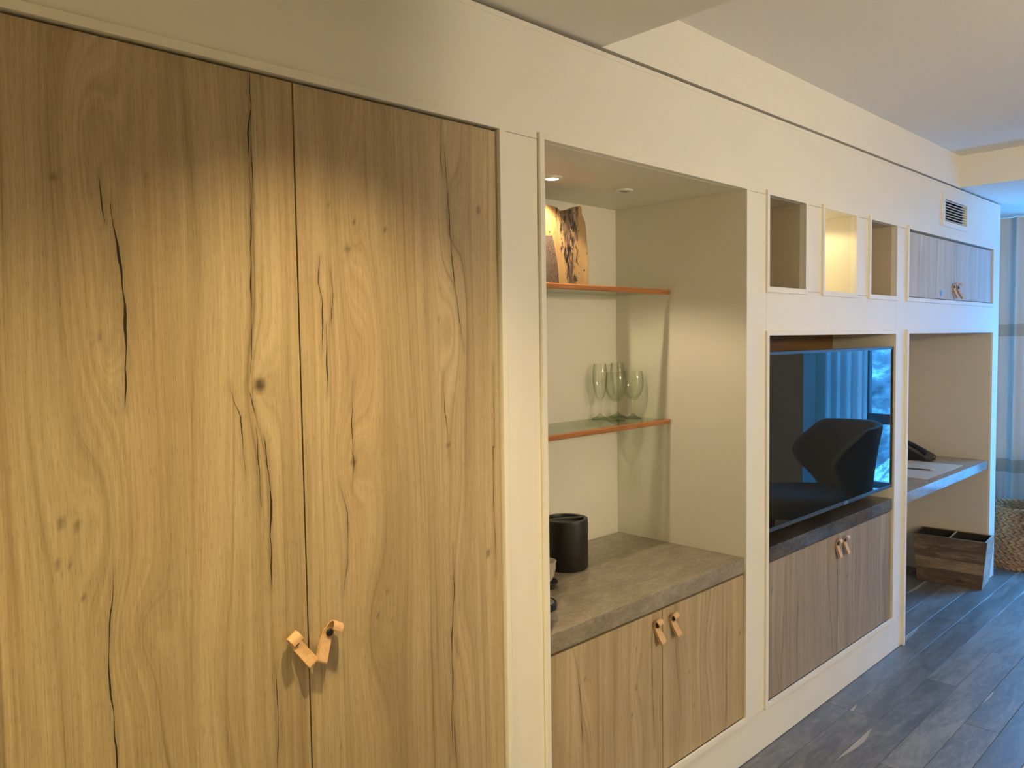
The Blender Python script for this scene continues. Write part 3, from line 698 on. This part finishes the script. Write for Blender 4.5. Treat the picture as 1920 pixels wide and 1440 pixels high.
def goblet(x, y, label):
    z = Z2+0.0005
    po = [(0.0, 0.072), (0.008, 0.073), (0.018, 0.079), (0.029, 0.092), (0.037, 0.110), (0.0408, 0.130), (0.0412, 0.148), (0.0395, 0.168), (0.0365, 0.187)]
    pi = [(0.0, 0.080), (0.007, 0.0805), (0.016, 0.085), (0.0272, 0.096), (0.0352, 0.112), (0.0392, 0.130), (0.0397, 0.148), (0.0380, 0.168), (0.0352, 0.1872)]
    st = [(0.0062, 0.016), (0.0058, 0.030), (0.0060, 0.055), (0.0085, 0.072)]
    ft = [(0.0, 0.0), (0.034, 0.0), (0.0345, 0.002), (0.022, 0.006), (0.011, 0.011), (0.0066, 0.018), (0.0, 0.018)]
    return stem_glass('wine_goblet', label, 'glass', x, y, z, po, pi, st, ft, 'stemware on the lower glass shelf')
flute(2.385, 0.534, 'slim champagne flute standing apart left of the other three glasses')
flute(2.492, 0.532, 'champagne flute farther back behind the two wine goblets')
goblet(2.382, 0.452, 'round wine goblet closest to the shelf edge in front of a flute')
goblet(2.489, 0.452, 'round wine goblet rightmost of the four glasses by the side wall')

# ------------------------------------------------------------------ spalted slab on the upper shelf
z0 = Z1+0.0025
out = [(1.700, 0.0), (2.138, 0.0), (2.146, 0.012), (2.146, 0.05), (2.1475, 0.09), (2.1445, 0.13), (2.139, 0.165), (2.136, 0.20), (2.132, 0.225), (2.122, 0.242), (2.1145, 0.252), (2.1125, 0.275), (2.104, 0.280), (2.070, 0.268), (2.025, 0.257), (2.000, 0.252), (1.985, 0.262), (1.960, 0.265), (1.88, 0.262), (1.78, 0.27), (1.72, 0.24), (1.69, 0.16), (1.685, 0.07)]
yA, yB = 0.385, 0.425; n = len(out)
b = MB(); b.add([(x, yA, z0+z) for x, z in out]+[(x, yB, z0+z) for x, z in out], [tuple(range(n)), tuple(range(2*n-1, n-1, -1))]+[(i, (i+1) % n, n+(i+1) % n, n+i) for i in range(n)])
bd = thing('wood_slab', 'live-edge pale wood slab with dark spalting standing on the upper shelf', 'decor', (2.03, 0.405, z0))
b.build('slab', 'burl', bd, bevel=0.003)
pa = [(1.80, 0.0), (1.985, 0.0), (1.984, 0.04), (1.976, 0.085), (1.966, 0.13), (1.955, 0.165), (1.90, 0.16), (1.82, 0.10)]
n = len(pa); b = MB(); b.add([(x, yA-0.0035, z0+z) for x, z in pa]+[(x, yA-0.0002, z0+z) for x, z in pa], [tuple(range(n)), tuple(range(2*n-1, n-1, -1))]+[(i, (i+1) % n, n+(i+1) % n, n+i) for i in range(n)])
b.build('bark_patch', 'bark', bd)

# ------------------------------------------------------------------ ice bucket, cup, coffee machine on the stone counter
CT = 0.7720
bx, by = 2.020, 0.392
ib = thing('ice_bucket', 'black cylindrical ice bucket with flat bar across its sunken lid', 'bucket', (bx, by, CT))
R_ = 0.0760
MB().lathe([(0.0, 0.0), (R_*0.94, 0.0), (R_, 0.006), (R_, 0.170), (R_*0.985, 0.1745), (R_*0.81, 0.1745), (R_*0.80, 0.172), (R_*0.80, 0.15), (0.0, 0.15)], (bx, by, CT), 56).build('body', 'black', ib, smooth=40)
MB().lathe([(0.0, 0.1605), (R_*0.77, 0.1605), (R_*0.785, 0.158), (R_*0.785, 0.1515), (0.0, 0.1515)], (bx, by, CT), 48).build('lid', 'black', ib, smooth=40)
hb = MB().box(-R_*0.85, R_*0.85, -0.0085, 0.0085, 0.1705, 0.1752)
ca, sa = math.cos(math.radians(-25)), math.sin(math.radians(-25))
hb.v = [(bx+p[0]*ca-p[1]*sa, by+p[0]*sa+p[1]*ca, CT+p[2]) for p in hb.v]; hb.build('handle_bar', 'black', ib, bevel=0.001)

cxp, cyp = 1.804, 0.297
cs = thing('cup_stand', 'low black pedestal under the beige cup beside the ice bucket', 'stand', (cxp, cyp, CT))
MB().lathe([(0.0, 0.0), (0.036, 0.0), (0.037, 0.002), (0.036, 0.012), (0.046, 0.0155), (0.0465, 0.018), (0.0455, 0.0195), (0.0, 0.0195)], (cxp, cyp, CT), 36).build('base', 'black', cs, smooth=40)
cu = thing('cup', 'small beige stoneware cup with flared lip in front of the ice bucket', 'cup', (cxp, cyp, CT+0.0197))
MB().lathe([(0.0, 0.0), (0.022, 0.0), (0.026, 0.004), (0.034, 0.020), (0.038, 0.038), (0.0385, 0.056), (0.0415, 0.066), (0.0400, 0.0665), (0.0362, 0.057), (0.0352, 0.038), (0.031, 0.021), (0.0, 0.008)], (cxp, cyp, CT+0.0197), 40).build('bowl', 'ceramic', cu, smooth=50)
cm = thing('coffee_machine', 'black coffee machine mostly hidden by the niche edge with round drip tray', 'appliance', (1.575, 0.25, CT))
MB().box(1.520, 1.630, 0.135, 0.400, CT, CT+0.255).build('body', 'blackplastic', cm, bevel=0.012)
tx, ty, tz = 1.564, 0.083, CT+0.040
MB().lathe([(0.0, 0.0), (0.044, 0.0), (0.0475, 0.003), (0.0475, 0.020), (0.044, 0.022), (0.041, 0.0185), (0.0, 0.0185)], (tx, ty, tz), 40).box(tx-0.022, tx+0.022, ty, 0.137, tz+0.001, tz+0.016).build('drip_tray', 'blackplastic', cm, smooth=35)
gr = MB().lathe([(0.0, 0.0188), (0.0395, 0.0188), (0.0395, 0.0205), (0.0, 0.0205)], (tx, ty, tz), 36).build('tray_grid', 'greymetal', cm, smooth=40)
sl = MB()
for k in range(-3, 4):
    L = math.sqrt(0.034**2-(k*0.008)**2); sl.box(tx-L, tx+L, ty+k*0.008-0.0012, ty+k*0.008+0.0012, tz+0.0205, tz+0.0209)
sl.build('grid_slot', 'black', gr)

# ------------------------------------------------------------------ television
tv = thing('television', 'flat black television mounted in the recess, mirroring a chair and window', 'television', (3.338, 0.03, 0.83))
TX0, TX1, TZ0, TZ1 = 2.7165, 3.9585, 0.8290, 1.5120
MB().box(TX0, TX1, 0.0085, 0.030, TZ0, TZ1).box(TX0+0.2, TX1-0.2, 0.030, 0.062, TZ0+0.03, TZ1-0.16).build('housing', 'blackplastic', tv, bevel=0.002)
bz = 0.0115
MB().box(TX0, TX1, 0.0, 0.0083, TZ1-bz, TZ1).box(TX0, TX1, 0.0, 0.0083, TZ0, TZ0+bz*1.25).box(TX0, TX0+bz, 0.0, 0.0083, TZ0+bz*1.25, TZ1-bz).box(TX1-bz*0.8, TX1, 0.0, 0.0083, TZ0+bz*1.25, TZ1-bz).build('bezel', 'darkbezel', tv)
MB().box(TX0+bz, TX1-bz*0.8, 0.0030, 0.0080, TZ0+bz*1.25, TZ1-bz).build('screen', 'screen', tv)
MB().box(3.395, 3.437, -0.0030, 0.0, TZ0+0.001, TZ0+0.013).build('badge', 'greymetal', tv)
MB().box(3.18, 3.50, 0.062, 0.072, 1.00, 1.28).box(3.28, 3.40, 0.072, 0.2998, 1.06, 1.22).build('wall_bracket', 'black', tv)

# ------------------------------------------------------------------ vent grille
vg = thing('vent_grille', 'white louvred air vent above the small high cabinet', 'vent', (4.826, 0.0, 2.238))
x0, x1, zz0, zz1 = VX0+0.014, VX1-0.003, VZ0+0.006, VZ1-0.006
fb_ = MB(); t_ = 0.009
fb_.box(VX0-0.021, x0, -t_, 0.016, VZ0-0.022, VZ1+0.024).box(x1, VX1+0.022, -t_, 0.016, VZ0-0.022, VZ1+0.024).box(x0, x1, -t_, 0.016, VZ0-0.022, zz0).box(x0, x1, -t_, 0.016, zz1, VZ1+0.024)
fb_.build('vent_frame', 'lacquer', vg, bevel=0.0008)
MB().box(VX0, VX1, 0.10, 0.104, VZ0, VZ1).box(VX0+0.001, VX0+0.003, 0.017, 0.10, VZ0, VZ1).box(VX1-0.003, VX1-0.001, 0.017, 0.10, VZ0, VZ1).build('duct', 'grilldark', vg)
ns = 8
for k in range(ns):
    zc = zz0+(k+0.5)*(zz1-zz0)/ns
    MB().add([(x, y, z) for x in (x0, x1) for y, z in ((-0.004, zc-0.0020), (0.016, zc+0.0030), (0.016, zc+0.0050), (-0.004, zc+0.0008))], [(0, 1, 2, 3), (7, 6, 5, 4), (0, 4, 5, 1), (1, 5, 6, 2), (2, 6, 7, 3), (3, 7, 4, 0)]).build('slat', 'lacquer', vg)

# ------------------------------------------------------------------ desk things
DT = 0.7720
pad = tag(MB().box(4.600, 5.228, 0.050, 0.400, DT, DT+0.0030).build('desk_pad', 'paper', loc=(4.91, 0.22, DT)), 'large beige paper sheet lying on the stone desk', 'paper')
pc = thing('pencil', 'dark pencil with pale ferrule end lying on the beige paper', 'pencil', (4.895, 0.25, DT+0.0031))
r = 0.0042
MB().tube([(4.902, 0.128, DT+0.0032+r), (4.880, 0.290, DT+0.0032+r)], r, 6).build('shaft', 'redwood', pc)
MB().tube([(4.9053, 0.104, DT+0.0032+r), (4.902, 0.128, DT+0.0032+r)], r*1.02, 12).build('eraser', 'whiteplastic', pc)
MB().tube([(4.880, 0.290, DT+0.0032+r), (4.8775, 0.308, DT+0.0032+r)], [r, 0.0006], 8).build('tip', 'black', pc)
ph = thing('desk_phone', 'black sloped desk telephone at the back of the stone desk', 'telephone', (5.36, 0.35, DT))
hx0, hx1 = 5.262, 5.452
def wedge(x0, x1, prof):
    n = len(prof); b = MB(); b.add([(x0, y, DT+z) for y, z in prof]+[(x1, y, DT+z) for y, z in prof], [tuple(range(n))[::-1], tuple(range(n, 2*n))]+[(i, (i+1) % n, n+(i+1) % n, n+i) for i in range(n)]); return b
wedge(hx0, hx1, [(0.272, 0.0), (0.440, 0.0), (0.448, 0.010), (0.425, 0.092), (0.415, 0.094), (0.280, 0.026), (0.268, 0.018), (0.267, 0.006)]).build('base', 'blackplastic', ph, bevel=0.003)
def onface(u):  # point on the sloped face
    return (0.280+(0.415-0.280)*u, 0.026+(0.094-0.026)*u)
(ya, za), (yb, zb) = onface(0.55), onface(0.94)
wedge(hx0+0.075, hx1-0.012, [(ya, za), (yb, zb), (yb-0.0012, zb+0.0024), (ya-0.0012, za+0.0024)]).build('display', 'darkbezel', ph)
for r_ in range(4):
    for c_k in range(5):
        (ya, za), (yb, zb) = onface(0.07+r_*0.115), onface(0.07+r_*0.115+0.075)
        kx = hx0+0.080+c_k*0.0195
        wedge(kx, kx+0.014, [(ya, za), (yb, zb), (yb-0.0014, zb+0.0028), (ya-0.0014, za+0.0028)]).build('key', 'darkbezel', ph)
hp = [(hx0+0.032, onface(u)[0]-0.008, DT+onface(u)[1]+0.016+0.010*math.sin(PI*u)) for u in np.linspace(0.02, 1.0, 9)]
MB().tube(hp, [0.015, 0.017, 0.014, 0.012, 0.012, 0.012, 0.014, 0.017, 0.015], 12).build('handset', 'blackplastic', ph, smooth=50)
MB().box(5.404, 5.428, 0.2665, 0.2672, DT+0.010, DT+0.014).build('label_strip', 'whiteplastic', ph)

# ------------------------------------------------------------------ divided wooden bin
ang = math.radians(5.0)
bcx, bcy = 5.424, 0.152
BX, BY, TX_, TY_, BH = 0.112, 0.181, 0.119, 0.206, 0.300
def bp(x, y, z): return (bcx+x*math.cos(ang)-y*math.sin(ang), bcy+x*math.sin(ang)+y*math.cos(ang), z)
bn = thing('divided_bin', 'tapered wooden two-compartment bin of mixed brown planks under the desk', 'bin', (bcx, bcy, 0.0))
zc = [0.002, 0.092, 0.160, 0.235, BH]; th = 0.012
def lerp(a, b, t): return a+(b-a)*t
for s in (-1, 1):
    for i in range(4):
        za, zb = zc[i]+0.0004, zc[i+1]-0.0004; pr_ = 0.0006*(i % 2)
        ta, tb = za/BH, zb/BH
        # long sides: face -x and +x
        xa, xb = s*(lerp(BX, TX_, ta)+pr_), s*(lerp(BX, TX_, tb)+pr_); ya, yb = lerp(BY, TY_, ta), lerp(BY, TY_, tb)
        v = [bp(xa, -ya, za), bp(xa, ya, za), bp(xb, yb, zb), bp(xb, -yb, zb), bp(xa-s*th, -ya, za), bp(xa-s*th, ya, za), bp(xb-s*th, yb, zb), bp(xb-s*th, -yb, zb)]
        F6 = [(0, 1, 2, 3), (7, 6, 5, 4), (0, 4, 5, 1), (1, 5, 6, 2), (2, 6, 7, 3), (3, 7, 4, 0)]
        MB().add(v, F6).build('plank', 'binwood', bn)
        xa, xb = lerp(BX, TX_, ta)-th-0.0002, lerp(BX, TX_, tb)-th-0.0002; ya, yb = s*(ya), s*(yb)
        v = [bp(-xa, ya, za), bp(xa, ya, za), bp(xb, yb, zb), bp(-xb, yb, zb), bp(-xa, ya-s*th, za), bp(xa, ya-s*th, za), bp(xb, yb-s*th, zb), bp(-xb, yb-s*th, zb)]
        MB().add(v, F6).build('plank', 'binwood_pale_lit' if s < 0 else 'binwood', bn)  # only the front end gets the lit tone, brightened by colour
v = [bp(x, y, z) for z in (0.012, BH-0.001) for x, y in ((-BX+th, -0.005), (BX-th, -0.005), (BX-th, 0.005), (-BX+th, 0.005))]
MB().add(v, [(3, 2, 1, 0), (4, 5, 6, 7), (0, 1, 5, 4), (1, 2, 6, 5), (2, 3, 7, 6), (3, 0, 4, 7)]).build('divider', 'binwood_pale_lit', bn)
v = [bp(x, y, z) for z in (0.003, 0.012) for x, y in ((-BX+th, -BY+th), (BX-th, -BY+th), (BX-th, BY-th), (-BX+th, BY-th))]
MB().add(v, [(3, 2, 1, 0), (4, 5, 6, 7), (0, 1, 5, 4), (1, 2, 6, 5), (2, 3, 7, 6), (3, 0, 4, 7)]).build('base', 'interior', bn)
for sgn in (-1, 1):   # dark inner bins, open at the top
    P8 = []
    for z in (0.0125, BH-0.004):
        q = z/BH; xa = lerp(BX, TX_, q)-th-0.0006; ya = lerp(BY, TY_, q)-th-0.0006
        y0_, y1_ = sorted((sgn*0.0056, sgn*ya))
        P8 += [bp(-xa, y0_, z), bp(xa, y0_, z), bp(xa, y1_, z), bp(-xa, y1_, z)]
    MB().add(P8, [(0, 1, 2, 3), (0, 1, 5, 4), (1, 2, 6, 5), (2, 3, 7, 6), (3, 0, 4, 7)]).build('inner_bin', 'gap', bn)

# ------------------------------------------------------------------ woven basket
kx, ky = 6.115, -0.060
bk = thing('woven_basket', 'round braided seagrass basket standing on the floor before the drape', 'basket', (kx, ky, 0.0))
rowh = 0.037; nrow = 11
def ell(mb, c, ax, L, w, h):
    ax = Vector(ax).normalized(); nr = Vector((c[0]-kx, c[1]-ky, 0)).normalized(); bt = ax.cross(nr); nu_, nv_ = 8, 6
    v = []; f = []
    for i in range(nv_+1):
        ph_ = PI*i/nv_
        for j in range(nu_):
            th_ = 2*PI*j/nu_
            v.append(Vector(c)+ax*L*math.cos(ph_)+bt*w*math.sin(ph_)*math.cos(th_)+nr*h*math.sin(ph_)*math.sin(th_))
    for i in range(nv_):
        for j in range(nu_):
            j2 = (j+1) % nu_; f.append((i*nu_+j, i*nu_+j2, (i+1)*nu_+j2, (i+1)*nu_+j))
    mb.add(v, f)
for k in range(nrow):
    t = (k+0.5)/nrow; Rk = 0.196+0.016*math.sin(PI*min(1, t*1.1)); z = 0.020+k*rowh
    N = 34; mb = MB()
    for i in range(N):
        for s in (-1, 1):
            a = 2*PI*(i+(0.5 if s > 0 else 0.0)+0.37*k)/N
            cpt = (kx+Rk*math.cos(a), ky+Rk*math.sin(a), z+s*0.0085)
            tg = Vector((-math.sin(a), math.cos(a), 0)); ax = tg*0.82+Vector((0, 0, 1))*(s*0.40)
            ell(mb, cpt, ax, 0.0265*rng.uniform(0.92, 1.08), 0.0125, 0.0140)
    mb.build('braid', 'weave', bk, smooth=80)
MB().lathe([(0.0, 0.004), (0.178, 0.004), (0.184, 0.03), (0.197, 0.2), (0.191, 0.385), (0.189, 0.385), (0.195, 0.2), (0.182, 0.035), (0.0, 0.010)], (kx, ky, 0), 40).build('liner', 'weave', bk, smooth=50)

# ------------------------------------------------------------------ drapes
def drape_mesh(x, y0, y1, z0, z1, pleats, depth, seed, th=0.004):
    n = 220; r_ = np.random.default_rng(seed); ys = np.linspace(y0, y1, n); ph_ = np.cumsum(r_.uniform(0.7, 1.3, n)); ph_ = ph_/ph_[-1]*pleats*2*PI
    xs = depth*(np.sin(ph_)+0.35*np.sin(2.0*ph_+1.0)); b = MB(); zz = [z0, (z0+z1)/2, z1]
    v = []
    for s in (0, th):
        for z in zz:
            for i in range(n): v.append((x+s+xs[i]*(1.0-0.12*(z-z0)/(z1-z0)), ys[i], z))
    f = []; m = len(zz)
    for s in (0, 1):
        for k in range(m-1):
            for i in range(n-1):
                o = s*m*n; f.append((o+k*n+i, o+k*n+i+1, o+(k+1)*n+i+1, o+(k+1)*n+i))
    for k in (0, m-1):
        for i in range(n-1): f.append((k*n+i, k*n+i+1, m*n+k*n+i+1, m*n+k*n+i))
    for i in (0, n-1):
        for k in range(m-1): f.append((k*n+i, (k+1)*n+i, m*n+(k+1)*n+i, m*n+k*n+i))
    return b.add(v, f)
c1 = drape_mesh(6.43, -0.30, 0.56, 0.012, LOWC-0.004, 6.5, 0.030, 3).build('curtain', 'drape', smooth=70)
tag(c1, 'full-height grey drape with taupe bands hanging behind the basket', 'curtain')
c2 = drape_mesh(6.50, -1.465, -1.115, 0.012, LOWC-0.004, 4.0, 0.028, 5, 0.002).build('sheer_curtain', 'sheer', smooth=70)
tag(c2, 'white sheer curtain seen mirrored in the television screen', 'curtain')

# ------------------------------------------------------------------ armchair (seen mirrored in the screen)
ac = thing('armchair', 'grey wool wing chair mirrored in the television screen', 'armchair', (5.40, -1.05, 0.0))
fx = Vector((-0.70, -0.71, 0)).normalized(); sx = Vector((-fx.y, fx.x, 0))
O = Vector((5.40, -1.05, 0))
def cp(a, s, z): p = O+fx*a*1.02+sx*s*1.0; return (p.x, p.y, z*0.965)
# seat cushion: rounded slab
b = MB(); n = 40; lv = [(0.36, 0.90), (0.34, 0.97), (0.38, 1.0), (0.44, 1.0), (0.475, 0.96), (0.49, 0.86), (0.495, 0.5), (0.496, 0.0)]
v = []
for z, k in lv:
    for i in range(n):
        a = 2*PI*i/n; ca, sa = math.cos(a), math.sin(a); e = 0.55
        v.append(cp(0.10+0.36*k*math.copysign(abs(ca)**e, ca), 0.335*k*math.copysign(abs(sa)**e, sa), z))
f = [(k*n+i, k*n+(i+1) % n, (k+1)*n+(i+1) % n, (k+1)*n+i) for k in range(len(lv)-1) for i in range(n)]+[tuple(range(n))]
b.add(v, f).build('seat', 'chairfabric', ac, smooth=60)
# wrap-round shell back with wings
b = MB(); nt, nvv = 48, 14; v = []
for side in (0, 1):
    for i in range(nt+1):
        t = -1+2*i/nt; a = t*1.55
        w = abs(t)
        for j in range(nvv+1):
            h = j/nvv
            top = 1.00-0.02*w-0.05*(max(0, w-0.70)/0.30)**2
            z = 0.26+(top-0.26)*h
            flare = 0.03+0.10*h*h
            reach = 1.0-0.46*max(0, w-0.30)/0.70*(1-math.exp(-((h-0.70)/0.34)**2))
            rr = (0.36+flare*0.7) - side*0.075*(1-0.5*abs(2*h-1)**4)
            ang_ = a*reach
            v.append(cp(-rr*math.cos(ang_)*1.05+0.03, rr*math.sin(ang_)*1.02, z))
m = nvv+1; f = []
tot = (nt+1)*m
for i in range(nt):
    for j in range(nvv):
        f.append((i*m+j, (i+1)*m+j, (i+1)*m+j+1, i*m+j+1)); f.append((tot+i*m+j, tot+i*m+j+1, tot+(i+1)*m+j+1, tot+(i+1)*m+j))
    for j in (0, nvv): f.append((i*m+j, (i+1)*m+j, tot+(i+1)*m+j, tot+i*m+j))
for i in (0, nt):
    for j in range(nvv): f.append((i*m+j, i*m+j+1, tot+i*m+j+1, tot+i*m+j))
o = b.add(v, f).build('wing_back', 'chairfabric', ac, smooth=70)
ss = o.modifiers.new('soft', 'SUBSURF'); ss.levels = 1; ss.render_levels = 1
for a, s in ((0.36, 0.24), (0.36, -0.24), (-0.22, 0.22), (-0.22, -0.22)):
    MB().tube([cp(a*1.08, s*1.08, 0.0), cp(a, s, 0.36)], [0.013, 0.022], 12).build('leg', 'chairleg', ac, smooth=50)

# bedside lamp out of the picture that lights the room from behind
lm = thing('floor_lamp', 'tall slim black floor lamp standing by the far side of the room', 'lamp', (2.50, -2.85, 0))
MB().lathe([(0.0, 0.0), (0.15, 0.0), (0.15, 0.02), (0.0, 0.025)], (2.50, -2.85, 0), 32).build('base', 'black', lm, smooth=40)
MB().tube([(2.50, -2.85, 0.02), (2.50, -2.85, 1.70)], 0.011, 12).build('pole', 'black', lm, smooth=40)
